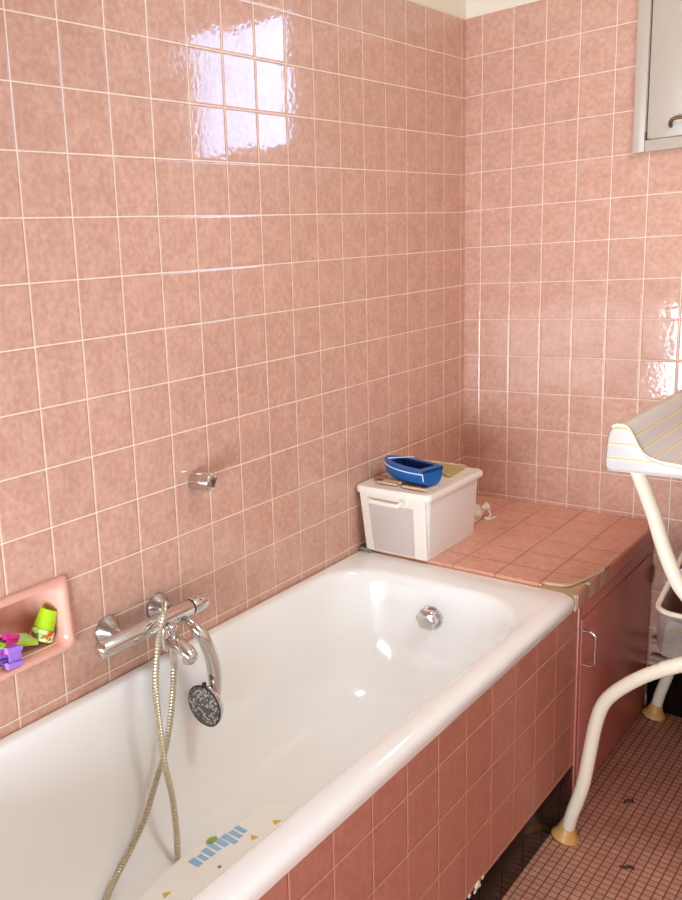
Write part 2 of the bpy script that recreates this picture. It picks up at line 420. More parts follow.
# tiled panel below the rim with its black plinth
XA = .684
pan = thing('tub_surround', (XA, -1.6, FL), 'pink tiled panel closing the side of the bathtub, above a black plinth', 'bath panel')
kA = (1.47538 - XA) / (1.47538 - .70057)
oy = -3.18087 + ((.246 - 15.262) * T + 3.18087) * kA; oz = 1.64539 + ((-10.917 - 1) * T + 2.1566 - 1.64539) * kA
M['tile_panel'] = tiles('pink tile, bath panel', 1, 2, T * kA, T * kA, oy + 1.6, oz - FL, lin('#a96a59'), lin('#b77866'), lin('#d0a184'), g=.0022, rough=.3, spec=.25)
m = MB(); m.box(XA - .05, XA, -2.765, -.738, .1005, .62); m.build('tiled_face', 'tile_panel', pan)
m = MB(); m.box(XA - .05, XA + .001, -2.765, -.738, FL, .1, .0015); m.build('plinth', 'black_tile', pan)
m = MB()
for (y, z, r) in ((-1.385, .1, .012), (-1.40, .092, .008), (-1.355, .103, .006), (-1.372, .09, .005), (-1.43, .098, .007)):
    m.sphere((XA, y, z), r, (.35, 1.3, .8), 8)
m.build('chipped_plaster', 'plaster', pan)

# ------------------------------------------------------------------ tiled ledge and cabinet below it
SZ = .66
led = thing('tiled_ledge', (.35, -.385, .60), 'pink tiled ledge between the tub and the end wall with one broken corner', 'ledge')
M['tile_ledge'] = tiles('pink tile, ledge', 0, 1, .1305, .1345, .585 - .35, -.255 + .385, lin('#d79b82'), lin('#e6ac94'), lin('#b07a64'), g=.003, rough=.22, dirt=.9)
XE = .693
m = MB()
broken = [(.590, -.768), (.588, -.748), (.612, -.744), (.640, -.735), (.655, -.716), (.672, -.655), (.683, -.60), (XE, -.545)]
poly = [(0.001, -.001), (0.001, -.768)] + broken + [(XE, -.001)]
m.prism(poly, 2, SZ - .012, SZ); m.build('tile_top', 'tile_ledge', led, flat=True)
m = MB(); m.prism([(.001, -.002), (.001, -.7715), (XE - .004, -.7715), (XE - .004, -.002)], 2, .60, SZ - .0125); m.build('mortar_bed', 'mortar', led)
m = MB()
B2 = [(x, y, SZ - .005) for x, y in broken]
pts = catmull(B2, 6)
pts = [p + V((random.uniform(-1, 1) * .0015, random.uniform(-1, 1) * .0015, 0)) for p in pts]
m.tube(pts, .0036, 6); m.build('broken_rim', 'broken_edge', led)
for (y0, y1, mt, z0) in ((-.766, -.676, 'edge_tile', .604), (-.673, -.58, 'edge_tile', .604), (-.578, -.50, 'edge_tile', .606)):
    m = MB(); m.box(XE - .012, XE, y0, y1, z0, SZ - .006 - .006 * (y1 < -.6), .0015); m.build('edge_tile', mt, led)
m = MB(); m.box(XE - .012, XE, -.498, -.002, .604, SZ - .0125, .0015); m.build('edge_strip', 'door_pink', led)

XC = .688
cab = thing('bath_cabinet', (.35, -.37, FL), 'pink painted cabinet with one door under the tiled ledge', 'cabinet')
m = MB(); m.box(.02, XC - .02, -.733, -.003, FL, .598); m.build('carcass', 'door_pink', cab)
m = MB(); m.box(XC - .02, XC, -.735, -.003, .557, .598, .001); m.build('top_rail', 'door_pink', cab)
m = MB(); m.box(XC - .02, XC + .0006, -.737, -.722, FL, .597, .0015); m.build('stile', 'door_pink', cab)
m = MB(); m.box(XC - .018, XC + .002, -.716, -.042, FL + .012, .554, .002); dr = m.build('door', 'door_pink', cab)
m = MB(); m.tube(catmull([(XC, -.70, .515), (XC + .022, -.70, .515), (XC + .033, -.70, .506), (XC + .034, -.70, .49), (XC + .034, -.70, .435), (XC + .033, -.70, .419), (XC + .022, -.70, .41), (XC, -.70, .41)], 6), .0042, 10); m.build('handle', 'chrome', dr)
for z in (.478, .06):
    m = MB(); m.tube([(XC + .003, -.040, z - .025), (XC + .003, -.040, z + .025)], .006, 10); m.build('hinge', 'gap', cab)

# dull metal bit where tub, ledge and wall meet
m = MB(); m.box(.004, .04, -.79, -.772, .652, .664, .002); m.tube([(.03, -.78, .655), (.05, -.79, .655)], .006, 8)
tag(m.build('metal_clip', 'metal_grey', base=(.02, -.78, .652)), 'small grey metal clip at the corner of tub, ledge and tiled wall', 'clip')

# ------------------------------------------------------------------ soap dish and the toys in it
dish = thing('soap_dish', (0, -2.19, .80), 'pink ceramic soap dish recessed into the tiled wall above the tub', 'soap dish')
def yz(y0, y1, z0, z1, r, x, n=6):
    return [V((x, p.x, p.y)) for p in rrect(y0, y1, z0, z1, r, 0, n)]
m = MB()
def lip(L):                                                  # the lower front edge stands further out
    return [V((p.x + (.012 if p.z < .83 else 0) * max(0, min(1, (p.x + .03) / .03)), p.y, p.z)) for p in L]
Ls = [yz(-2.356, -2.034, .787, .960, .014, .0), yz(-2.356, -2.034, .787, .960, .014, .006), yz(-2.352, -2.038, .790, .956, .014, .011), yz(-2.345, -2.046, .795, .949, .016, .012),
      yz(-2.338, -2.054, .801, .942, .018, .009), yz(-2.333, -2.060, .8045, .937, .02, -.004), yz(-2.328, -2.066, .8065, .932, .022, -.04), yz(-2.318, -2.074, .809, .925, .028, -.07), yz(-2.295, -2.095, .825, .905, .03, -.086), yz(-2.24, -2.15, .85, .88, .012, -.09)]
m.loft([lip(L) for L in Ls], cap1=True); m.build('ceramic_body', 'pink_ceramic', dish, angle=60)

def cup(name, base, top, r0, r1, label, mats, group=None, band=True):
    b, t_ = V(base), V(top); d = (t_ - b); h = d.length
    c = thing(name, base, label, 'toy cup', group)
    m = MB(); m.lathe(b, d, [(h * .36, r0 * .965 + (r1 - r0) * .3), (h * .93, r1 * 1.02), (h * .98, r1), (h, r1 * .93), (h * .985, r1 * .8), (h * .94, r1 * .72)], 30); m.build('cup_body', mats[0], c)
    m = MB(); m.lathe(b, d, [(0, r0 * .93), (h * .015, r0), (h * .3, r0 * .98), (h * .36, r0 * .95)], 30, caps=(True, False)); m.build('printed_band', mats[1], c)
    return c
cup('toy_cup', (-.026, -2.100, .8165), (-.022, -2.070, .882), .0285, .0205, 'lime green upturned toy cup with a printed band in the soap dish', ('lime', 'cup_print'))
# pale green wedge-shaped toy
g = thing('toy_wedge', (-.02, -2.19, .825), 'flat pale green wedge shaped toy lying beside the lime cup', 'toy')
m = MB()
m.loft([[V((x, -2.30, z)) for x, z in ((-.05, .865), (-.01, .859), (-.005, .873), (-.045, .879))], [V((x, -2.18, z)) for x, z in ((-.055, .838), (-.01, .832), (-.006, .847), (-.05, .852))], [V((x, -2.122, z)) for x, z in ((-.05, .822), (-.006, .817), (-.004, .829), (-.048, .834))]], True, True)
m.build('wedge_body', 'pale_green', g)
m = MB(); m.tube([(-.006, -2.29, .866), (-.006, -2.18, .840), (-.006, -2.124, .826)], .0045, 8); m.build('wedge_rim', 'lime', g)
def castle(name, base, rot, col, label):
    t = thing(name, base, label, 'toy mould', 'castle toy moulds in the soap dish')
    R = Matrix.Rotation(rot[0], 3, 'X') @ Matrix.Rotation(rot[1], 3, 'Z'); b = V(base)
    def P(x, y, z): return b + R @ (V((x, y, z)) * .78)
    m = MB(); n = 4
    def sq(a, z): return [P(x * a, y * a, z) for x, y in ((1, 1), (-1, 1), (-1, -1), (1, -1))]
    m.loft([sq(.019, 0), sq(.024, .045), sq(.021, .045), sq(.017, .006)], True, True); m.build('mould_wall', col, t)
    for k in range(4):
        a = k * PI / 2 + PI / 4
        m = MB(); cx, cy = .03 * math.cos(a), .03 * math.sin(a)
        q = lambda z, s: [P(cx + x * s, cy + y * s, z) for x, y in ((1, 1), (-1, 1), (-1, -1), (1, -1))]
        m.loft([q(.0, .006), q(.052, .0085)], True, True); m.build('corner_tower', col, t)
castle('toy_mould', (-.016, -2.178, .832), (1.2, .5), 'magenta', 'magenta plastic sand mould in the soap dish')
castle('toy_mould', (.002, -2.185, .824), (1.45, .1), 'purple', 'lilac plastic sand mould at the front of the soap dish')

# ------------------------------------------------------------------ mixer tap, shower outlet, hose and handset
mx = thing('bath_mixer', (.07, -1.82, .78), 'chrome wall mixer tap with two round wall plates over the tub', 'mixer tap')
AX = (.07, .78)
m = MB(); m.lathe((AX[0], -2.015, AX[1]), (0, 1, 0), [(0, .004), (.002, .012), (.007, .0185), (.014, .0212), (.31, .0212), (.314, .019)], 32); m.build('bar_body', 'chrome', mx)
m = MB(); m.lathe((AX[0], -1.701, AX[1]), (0, 1, 0), [(0, .0195), (.004, .0195)], 32); m.build('knob_ring', 'dark_ring', mx)
m = MB(); m.lathe((AX[0], -1.697, AX[1]), (0, 1, 0), [(0, .0205), (.002, .0216), (.046, .0216), (.051, .019), (.052, .006)], 32)
m.box(AX[0] + .004, AX[0] + .010, -1.68, -1.646, AX[1] + .019, AX[1] + .0232, .001); kn = m.build('temperature_knob', 'chrome', mx)
for y in (-1.922, -1.747):
    m = MB(); m.lathe((.0005, y, .78), (1, 0, 0), [(0, .038), (.003, .038), (.008, .035), (.018, .026), (.03, .018), (.036, .0165), (.06, .0165)], 32); m.build('wall_plate', 'chrome_satin', mx)
m = MB(); m.lathe((.075, -1.80, .77), (.12, 0, -1), [(0, .017), (.02, .019), (.045, .021), (.06, .017), (.066, .008)], 26)
sec = lambda x, z, wy, wz: [V((x, -1.80 + wy * math.cos(a), z + wz * math.sin(a))) for a in [2 * PI * k / 20 for k in range(20)]]
m.loft([sec(.075, .728, .016, .016), sec(.10, .733, .019, .018), (sec(.13, .729, .021, .017)), sec(.155, .719, .021, .015), sec(.168, .712, .017, .012), sec(.174, .709, .008, .006)], True, True)
m.build('spout', 'chrome', mx)
m = MB(); m.lathe((.15, -1.80, .712), (.1, 0, -1), [(0, .014), (.02, .014), (.021, .010)], 20); m.build('spout_nozzle', 'chrome_satin', mx)
m = MB(); m.lathe((.103, -1.80, .74), (0, 0, 1), [(0, .009), (.012, .006), (.02, .006), (.023, .011), (.03, .0135), (.038, .0115), (.042, .005)], 22); m.build('diverter_knob', 'chrome', mx)
m = MB(); m.lathe((.10, -1.80, .722), (0, 0, -1), [(0, .012), (.02, .012), (.024, .010), (.05, .010), (.056, .0085), (.06, .0085)], 20); m.build('hose_outlet', 'chrome', mx)

so = thing('shower_outlet', (0, -1.566, 1.077), 'short chrome cylinder sticking out of the pink tiles above the mixer', 'outlet')
m = MB(); m.lathe((.0005, -1.579, 1.077), (1, .1, 0), [(0, .0245), (.002, .0255), (.05, .0255), (.055, .024)], 30, caps=(True, False)); m.build('sleeve', 'chrome', so)
m = MB(); m.lathe((.0005, -1.579, 1.077), (1, .1, 0), [(.05, .0238), (.056, .0238), (.0585, .021), (.0595, .012)], 30); m.build('end_cap', 'chrome', so)

hs = thing('hand_shower', (.13, -1.72, .545), 'chrome hand shower with grey face hanging from the mixer over the tub', 'hand shower')
P = catmull([(.100, -1.728, .752), (.112, -1.727, .742), (.128, -1.716, .715), (.136, -1.703, .67), (.136, -1.694, .62), (.133, -1.690, .575), (.131, -1.692, .545)], 6)
R = [.010 + .0045 * min(1, k / 8) + .004 * math.sin(PI * k / (len(P) - 1)) for k in range(len(P))]
m = MB(); m.tube(P, R, 18); m.sphere(P[0], .0115, n=14); m.build('handle', 'chrome', hs)
m = MB(); m.lathe((.103, -1.7285, .749), (-.6, -.1, .55), [(0, .011), (.012, .011), (.013, .009), (.018, .0085)], 18); m.build('hose_nut', 'chrome', hs)
hn = V((-.02, -1, -.02)).normalized(); hc = V((.130, -1.712, .541))
m = MB(); m.lathe(hc, hn, [(-.012, .012), (-.010, .03), (0, .048), (.010, .0535), (.018, .0535), (.0195, .052)], 40); m.build('head', 'chrome', hs)
m = MB(); m.lathe(hc, hn, [(.0175, .0512), (.0215, .0505), (.0225, .046), (.0228, .008)], 40); m.build('spray_face', 'shower_face', hs)
m = MB(); m.lathe(hc, hn, [(.017, .0535), (.0205, .0545), (.0225, .0525), (.021, .0495)], 40, caps=(False, False))
m.box(hc.x - .004, hc.x + .004, hc.y - .022, hc.y - .01, hc.z + .049, hc.z + .062, .002); m.build('face_ring', 'dark_ring', hs)
m = MB()
def ridged(P, r, m, step=.0078, n=10):
    P = catmull(P, 14); D = [0]
    for a, b in zip(P, P[1:]): D.append(D[-1] + (b - a).length)
    k = int(D[-1] / (step / 3)); Q = []; j = 0
    for i in range(k + 1):
        s = D[-1] * i / k
        while j < len(D) - 2 and D[j + 1] < s: j += 1
        t = (s - D[j]) / max(1e-9, D[j + 1] - D[j]); Q.append(P[j].lerp(P[j + 1], t))
    m.tube(Q, [r * (1. if i % 3 else .72) for i in range(len(Q))], n)
HA = [(.10, -1.80, .664), (.101, -1.805, .645), (.104, -1.815, .60), (.112, -1.84, .535), (.120, -1.872, .475), (.130, -1.92, .42), (.138, -1.968, .36), (.142, -2.02, .315), (.150, -2.075, .283), (.17, -2.125, .272), (.20, -2.16, .2645), (.235, -2.12, .260), (.245, -2.05, .2596), (.24, -1.99, .2596), (.224, -1.958, .2605)]
HB = [(.224, -1.958, .2605), (.2095, -1.940, .268), (.194, -1.922, .325), (.172, -1.907, .40), (.152, -1.905, .472), (.138, -1.900, .56), (.132, -1.899, .652), (.126, -1.884, .72), (.116, -1.858, .782), (.102, -1.826, .812), (.074, -1.795, .8125), (.048, -1.765, .806), (.034, -1.742, .785), (.045, -1.727, .758), (.072, -1.724, .751), (.092, -1.727, .758)]
ridged(HA + HB[1:], .0082, m)
tag(m.build('shower_hose', 'hose', base=(.228, -1.955, .262)), 'ribbed steel shower hose looping over the mixer down into the tub', 'hose')

# ------------------------------------------------------------------ rubber mat in the tub
mat = thing('bath_mat', (.34, -1.85, .26), 'cream rubber bath mat with blue and yellow print lying in the tub', 'bath mat')
def mat_edge(k):
    pass
left = [(.30, -2.26), (.265, -2.2), (.245, -2.14), (.234, -2.087), (.222, -2.02), (.216, -1.945), (.221, -1.845), (.236, -1.755), (.243, -1.715), (.234, -1.675), (.240, -1.645), (.262, -1.624), (.290, -1.622), (.315, -1.640)]
right = [(.36, -1.655), (.40, -1.64), (.43, -1.65), (.448, -1.69), (.444, -1.78), (.452, -1.90), (.448, -2.02), (.445, -2.14), (.42, -2.22), (.36, -2.27)]
out = [V((p.x, p.y)) for p in catmull([(x, y, 0) for x, y in left + right + [left[0]]], 6)[:-1]]
c0 = V((.345, -1.90))
def mz(p): return .268
def ml(sc, dz): return [V((c0.x + (p.x - c0.x) * sc, c0.y + (p.y - c0.y) * sc, .268 + dz)) for p in out]
m = MB(); m.loft([ml(.97, -.012), ml(.99, -.008), ml(1., -.001), ml(.998, .002), ml(.99, .004)], True, True); m.bm.normal_update()
bmesh.ops.triangulate(m.bm, faces=[f for f in m.bm.faces if len(f.verts) > 4]); m.build('mat_sheet', 'mat', mat, angle=20)
def patch(name, pts, col):
    m = MB(); vs = [(x, y, mz(V((x, y))) + .0048) for x, y in pts]
    low = [(x, y, z - .004) for x, y, z in vs]
    m.loft([[V(p) for p in low], [V(p) for p in vs]], True, True); return m.build(name, col, mat, flat=True)
for k, (y, w_, h) in enumerate(((-1.925, .030, .019), (-1.902, .026, .013), (-1.880, .032, .017), (-1.857, .034, .014), (-1.834, .032, .017), (-1.812, .042, .016), (-1.789, .034, .014), (-1.768, .030, .014))):
    x = .238 + .004 * math.sin(k * 1.7) + .010 * (k > 5)
    patch('blue_segment', [(x, y - h * .55), (x + w_, y - h * .45), (x + w_ * 1.02, y + h * .5), (x + .001, y + h * .55)], 'mat_blue')
patch('green_print', [(.222, -1.852), (.231, -1.862), (.241, -1.85), (.240, -1.829), (.230, -1.824), (.222, -1.836)], 'mat_green')
for pts in (((.300, -1.69), (.318, -1.675), (.314, -1.702)), ((.292, -1.768), (.312, -1.762), (.306, -1.782)), ((.262, -2.045), (.274, -2.03), (.277, -2.055))):
    patch('yellow_print', pts, 'mat_yellow')
patch('brown_print', [(.302, -1.905), (.309, -1.905), (.309, -1.896), (.302, -1.896)], 'mat_brown')

# ------------------------------------------------------------------ storage box on the ledge and what lies on it
bx = thing('storage_box', (.13, -.6, SZ), 'white lidded plastic storage box on the tiled ledge', 'storage box')
def boxring(z, grow, r=.02): return rrect(.022 - grow * .0, .235 + grow, -.778 - grow * .4, -.436 + grow, r, z, 5)
m = MB()
def taper(t): return rrect(mix3(.030, .012, t), mix3(.246, .256, t), mix3(-.781, -.793, t), mix3(-.440, -.428, t), .018, mix3(SZ + .0005, .868, t), 6)
def taper_in(t): return rrect(mix3(.033, .015, t), mix3(.243, .253, t), mix3(-.778, -.790, t), mix3(-.443, -.431, t), .016, mix3(SZ + .003, .868, t), 6)
m.loft([taper(0), taper(.04), taper(.5), taper(1), taper_in(1), taper_in(.5), taper_in(0)], True, True); m.build('bin', 'milky', bx)
def lidring(g, z): return rrect(.004 - min(g, .003), .268 + g, -.812 - g, -.414 + g, .022, z, 8)
m = MB(); m.loft([lidring(-.012, .862), lidring(-.001, .862), lidring(0, .866), lidring(0, .877), lidring(-.004, .8825), lidring(-.014, .884), lidring(-.02, .8825), lidring(-.03, .8815)], True, True); m.build('lid', 'plastic_white', bx)
# thick white corner bands and the handle on the near end, as on the photo
def endq(x0, x1, t0, t1, y_out=.004, bev=.003, name='corner_band', mt='plastic_white'):
    m = MB(); 
    def row(t, yo):
        y = mix3(-.781, -.793, t) - yo
        return y
    a, b = row(t0, 0), row(t1, 0); z0, z1 = mix3(SZ + .0005, .868, t0), mix3(SZ + .0005, .868, t1)
    sk = lambda x, t: x if x > .12 else x - .018 * t + .0
    m.loft([[V((sk(x0, t0), a + .004, z0)), V((sk(x1, t0), a + .004, z0)), V((sk(x1, t1), b + .004, z1)), V((sk(x0, t1), b + .004, z1))],
            [V((sk(x0, t0), a - y_out, z0)), V((sk(x1, t0), a - y_out, z0)), V((sk(x1, t1), b - y_out, z1)), V((sk(x0, t1), b - y_out, z1))]], True, True)
    es = list(m.bm.edges); bmesh.ops.bevel(m.bm, geom=es, offset=bev * .5, segments=2, affect='EDGES')
    return m.build(name, mt, bx)
endq(.031, .058, 0, .985); endq(.204, .246, 0, .985)
endq(.056, .206, .80, .985, .0025)
endq(.056, .206, .02, .80, .0012, .001, 'end_window', 'milky_grey')
m = MB(); zc = .838
m.tube(catmull([(.052, -0.794, zc + .004), (.060, -0.811, zc), (.075, -0.814, zc - .001), (.15, -0.814, zc - .003), (.164, -0.811, zc), (.168, -0.802, zc + .008), (.168, -0.794, zc + .016)], 6), .0075, 12); m.build('handle', 'plastic_white', bx)

LZ = .8845
boat = thing('toy_boat', (.15, -.67, LZ), 'blue toy boat with a white line lying on the storage box lid', 'toy boat')
BL, BB = .188, .056                                            # length and half beam
BO = V((.222, -.698)); ba = math.radians(168)                  # middle of the stern, heading of the bow
bd = V((math.cos(ba), math.sin(ba))); bs = V((-bd.y, bd.x))    # bs points to the far side when negative
def bp(s, y, z): return V((BO.x + bd.x * BL * s + bs.x * y, BO.y + bd.y * BL * s + bs.y * y, z))
def hull(s):                                                   # s: 0 stern .. 1 bow
    hb = BB * (.86 + .14 * math.sin(PI * min(1, s * 1.3))) * max(0., 1 - max(0., (s - .5) / .5) ** 2.6) ** .62
    return max(hb, .0015), LZ + .054 + .013 * s * s, LZ + .002 + .026 * max(0., s - .55) ** 1.5 * 2.2
def section(s):
    hb, zt, zb = hull(s)
    side = [(1, 1.), (1.0, .75), (.97, .55), (.84, .25), (.62, .06), (.3, 0.)]
    L_ = [bp(s, hb * k, mix3(zb, zt, t)) for k, t in side]
    return L_ + [bp(s, -hb * k, mix3(zb, zt, t)) for k, t in reversed(side)]
st = [0, .08, .18, .3, .42, .54, .64, .73, .81, .87, .92, .96, .985, 1.]
m = MB(); rows = m.loft([section(s) for s in st], closed=False)
m.bm.faces.new(rows[0]); m.bm.faces.new(list(reversed(rows[-1]))); m.build('hull', 'boat_blue', boat, angle=50)
def rimline(k, s0, s1, dz, n=20, out=0.):
    P = []
    for i in range(n + 1):
        s = mix3(s0, s1, i / n); hb, zt, zb = hull(s); P.append(bp(s, (hb + out) * k, zt + dz))
    for i in range(n, -1, -1):
        s = mix3(s0, s1, i / n); hb, zt, zb = hull(s); P.append(bp(s, -(hb + out) * k, zt + dz))
    return P
inner = rimline(.70, .10, .80, 0)
m = MB(); m.loft([rimline(1, 0, 1, -.007, out=.0005), rimline(1, 0, 1, -.006, out=.003), rimline(1, 0, 1, .001, out=.003), rimline(1, 0, 1, .004, out=.001), rimline(.70, .10, .80, .0045), rimline(.70, .10, .80, -.004)])
m.build('gunwale', 'boat_blue', boat, angle=40)
m = MB(); floor_ = [V((p.x, p.y, LZ + .02)) for p in rimline(.6, .13, .76, 0)]
m.loft([inner, floor_], False, True); m.build('cockpit', 'boat_deck', boat)
m = MB(); pts = []
for i in range(25):
    s = i / 24; hb, zt, zb = hull(s); pts.append(bp(s, (hb + .0035), zt - .0085))
for i in range(23, 12, -1):
    s = i / 24; hb, zt, zb = hull(s); pts.append(bp(s, -(hb + .0035), zt - .0085))
m.tube(pts, .0018, 6); hb, zt, zb = hull(0); m.tube([bp(-.002, hb + .002, zt - .008), bp(-.002, hb * .95, zb + .02)], .0016, 6); m.build('white_line', 'white_line', boat)
m = MB(); m.tube([bp(.84, .030, LZ + .072), bp(.62, -.052, LZ + .068)], .0017, 6); m.build('cockpit_cord', 'white_line', boat)

def stick(label, a, b, w, h, col, name='wooden_stick', cat='wooden stick'):
    a, b = V(a), V(b); d = (b - a).normalized(); s = V((0, 0, 1)).cross(d).normalized(); up_ = d.cross(s)
    m = MB(); q = lambda p, k: [p + s * w * x * k + up_ * h * (z + 1) for x, z in ((-1, -1), (1, -1), (1, 1), (-1, 1))]
    m.loft([q(a, .7), q(a.lerp(b, .1), 1), q(a.lerp(b, .9), 1), q(b, .7)], True, True)
    bmesh.ops.bevel(m.bm, geom=list(m.bm.edges), offset=.001, segments=1, affect='EDGES')
    o = m.build(name, col, base=a); return tag(o, label, cat, 'wooden pieces on the box lid')
stick('pale wooden stick lying along the front edge of the box lid, left of the boat', (.056, -.752, LZ), (.128, -.752, LZ), .0075, .0035, 'wood')
stick('pale wooden stick on the lid tucked under the bow of the boat', (.066, -.733, LZ), (.132, -.730, LZ), .0095, .0045, 'wood')
stick('thin wooden stick on the lid before the stern of the boat', (.150, -.762, LZ), (.240, -.768, LZ), .0055, .0035, 'wood')
stick('dark brown wooden stick on the lid beside the middle of the hull', (.140, -.751, LZ), (.205, -.757, LZ), .005, .003, 'wood_dark')
m = MB(); m.lathe((.030, -.725, LZ + .009), (1, .25, 0), [(0, .006), (.003, .009), (.038, .009), (.041, .006)], 14)
tag(m.build('wooden_peg', 'wood_dark', base=(.04, -.72, LZ)), 'stubby round brown wooden peg on the lid behind the pale sticks', 'wooden peg', 'wooden pieces on the box lid')

m = MB(); nx, ny = 16, 16; G = []
def yc(u, v):
    a = V((.075, -.49)).lerp(V((.225, -.585)), u); b = V((.055, -.425)).lerp(V((.215, -.435)), u); p = a.lerp(b, v)
    z = LZ + .004 + .006 * (.5 + .5 * math.sin(u * 5 + v * 3)) * (1 - abs(2 * v - 1)) + .003 * math.sin(9 * v + 2 * u) ** 2
    return V((p.x, p.y, z))
m.loft([[yc(i / nx, j / ny) for i in range(nx + 1)] for j in range(ny + 1)], closed=False)
bmesh.ops.solidify(m.bm, geom=m.bm.faces[:], thickness=.003)
tag(m.build('yellow_cloth', 'yellow_cloth', base=(.14, -.5, LZ)), 'folded yellow cloth on the box lid behind the toy boat', 'cloth')
m = MB(); m.box(.03, .2, -.428, -.418, LZ, LZ + .006, .002); m.box(.02, .20, -.428, -.42, LZ, LZ + .003, .001)
m.build('lid_ridge', 'plastic_white', bx)

# gauze pouch behind the box
po = thing('drawstring_pouch', (.205, -.275, SZ), 'small white drawstring pouch on the ledge behind the storage box', 'pouch')
m = MB(); bmesh.ops.create_icosphere(m.bm, subdivisions=4, radius=1.)
for v in m.bm.verts:
    n_ = v.co.copy(); k = 1 + .12 * math.sin(6 * n_.x + 3 * n_.z) + .1 * math.sin(8 * n_.y + 2 * n_.x) * (n_.z > -.3)
    v.co = V((.170 + n_.x * .045 * k, -.33 + n_.y * .075 * k, SZ + .026 + max(-.0245, n_.z * .03 * k)))
m.build('pouch_body', 'pouch', po)
m = MB(); m.lathe((.190, -.265, SZ + .03), (.4, .8, .25), [(0, .012), (.012, .009), (.02, .014), (.028, .017), (.03, .012)], 14); m.build('gathered_neck', 'pouch', po)
m = MB(); m.tube(catmull([(.200, -.245, SZ + .035), (.215, -.245, SZ + .015), (.218, -.26, SZ + .004), (.208, -.275, SZ + .004), (.218, -.29, SZ + .004), (.232, -.27, SZ + .004), (.236, -.25, SZ + .004)], 6), .0028, 8); m.build('drawstring', 'plastic_white', po)

# ------------------------------------------------------------------ changing table at the right edge
XO = 1.5                                                      # its other side is outside the frame
XM = (.797 + XO) / 2
ct = thing('changing_table', (XM, -.48, FL), 'folding changing table with striped padded top and cream tube legs', 'changing table')
YN, YB2 = -.93, -.06
prof = [(.834, 1.176), (.843, 1.172), (.852, 1.161), (.860, 1.145), (.869, 1.127), (.879, 1.112), (.892, 1.101), (.920, 1.0925), (.967, 1.088), (1.05, 1.085)]
prof = prof + [(2 * XM - x, z) for x, z in reversed(prof)]
outer = [(.834, 1.176), (.820, 1.1755), (.810, 1.170), (.803, 1.158), (.800, 1.14), (.797, 1.075), (.800, 1.064), (.810, 1.0605)]
m = MB(); uv = m.bm.loops.layers.uv.new('UVMap')
def ext(poly, y0, y1, m, u0=0.):
    acc = u0; prev = None; U = []
    for p in poly:
        if prev: acc += math.hypot(p[0] - prev[0], p[1] - prev[1])
        U.append(acc); prev = p
    A = [m.bm.verts.new((x, y0, z)) for x, z in poly]; B = [m.bm.verts.new((x, y1, z)) for x, z in poly]
    for i in range(len(poly) - 1):
        f = m.bm.faces.new((A[i], A[i + 1], B[i + 1], B[i]))
        for lp, uu in zip(f.loops, (U[i], U[i + 1], U[i + 1], U[i])): lp[uv].uv = (uu, 0)
ext(prof, YN + .006, YB2, m, .012); 
lo = [(2 * XM - x, z) for x, z in outer]
ext(outer, YN + .006, YB2, m); ext(lo, YN + .006, YB2, m)
m.build('padded_top', 'stripe', ct, angle=50)
def ends(y0, y1):
    ring_ = list(reversed(outer)) + prof[1:] + lo[1:]
    ring_ = [V((x, 0, z)) for x, z in ring_]; n = len(ring_)
    cx = XM
    def at(y, sh): return [V((p.x + (sh if p.x < cx else -sh) * (1 if p.z > 0 else 0), y, p.z - sh * (.6 if p.z > 1.08 else -1))) for p in ring_]
    s_ = 1 if y1 > y0 else -1
    rows = [at(y1, 0), at(y0 + .010 * s_, 0), at(y0 + .003 * s_, .0025), at(y0, .007)]
    R_ = m.loft(rows, True, True)
for a, b in ((YN, YN + .03), (YB2, YB2 - .03)):
    m = MB(); uv = m.bm.loops.layers.uv.new('UVMap')
    ends(a, b); m.bm.normal_update()
    bmesh.ops.triangulate(m.bm, faces=[f for f in m.bm.faces if len(f.verts) > 4])
    for f in m.bm.faces:
        for lp in f.loops: lp[uv].uv = ((1.176 - lp.vert.co.z) * .95 + .006, 0)
    m.build('end_panel', 'stripe', ct, angle=50)
m = MB(); m.box(.80, XO - .003, YN + .012, YB2 - .012, 1.058, 1.068, .003); m.build('base_board', 'plastic_white', ct)
m = MB(); m.tube([(x, YN + .008, z + .0015) for x, z in list(reversed(outer[:3])) + prof + lo[1:3]], .0034, 8); m.build('edge_piping', 'piping', ct)
TR = .0172
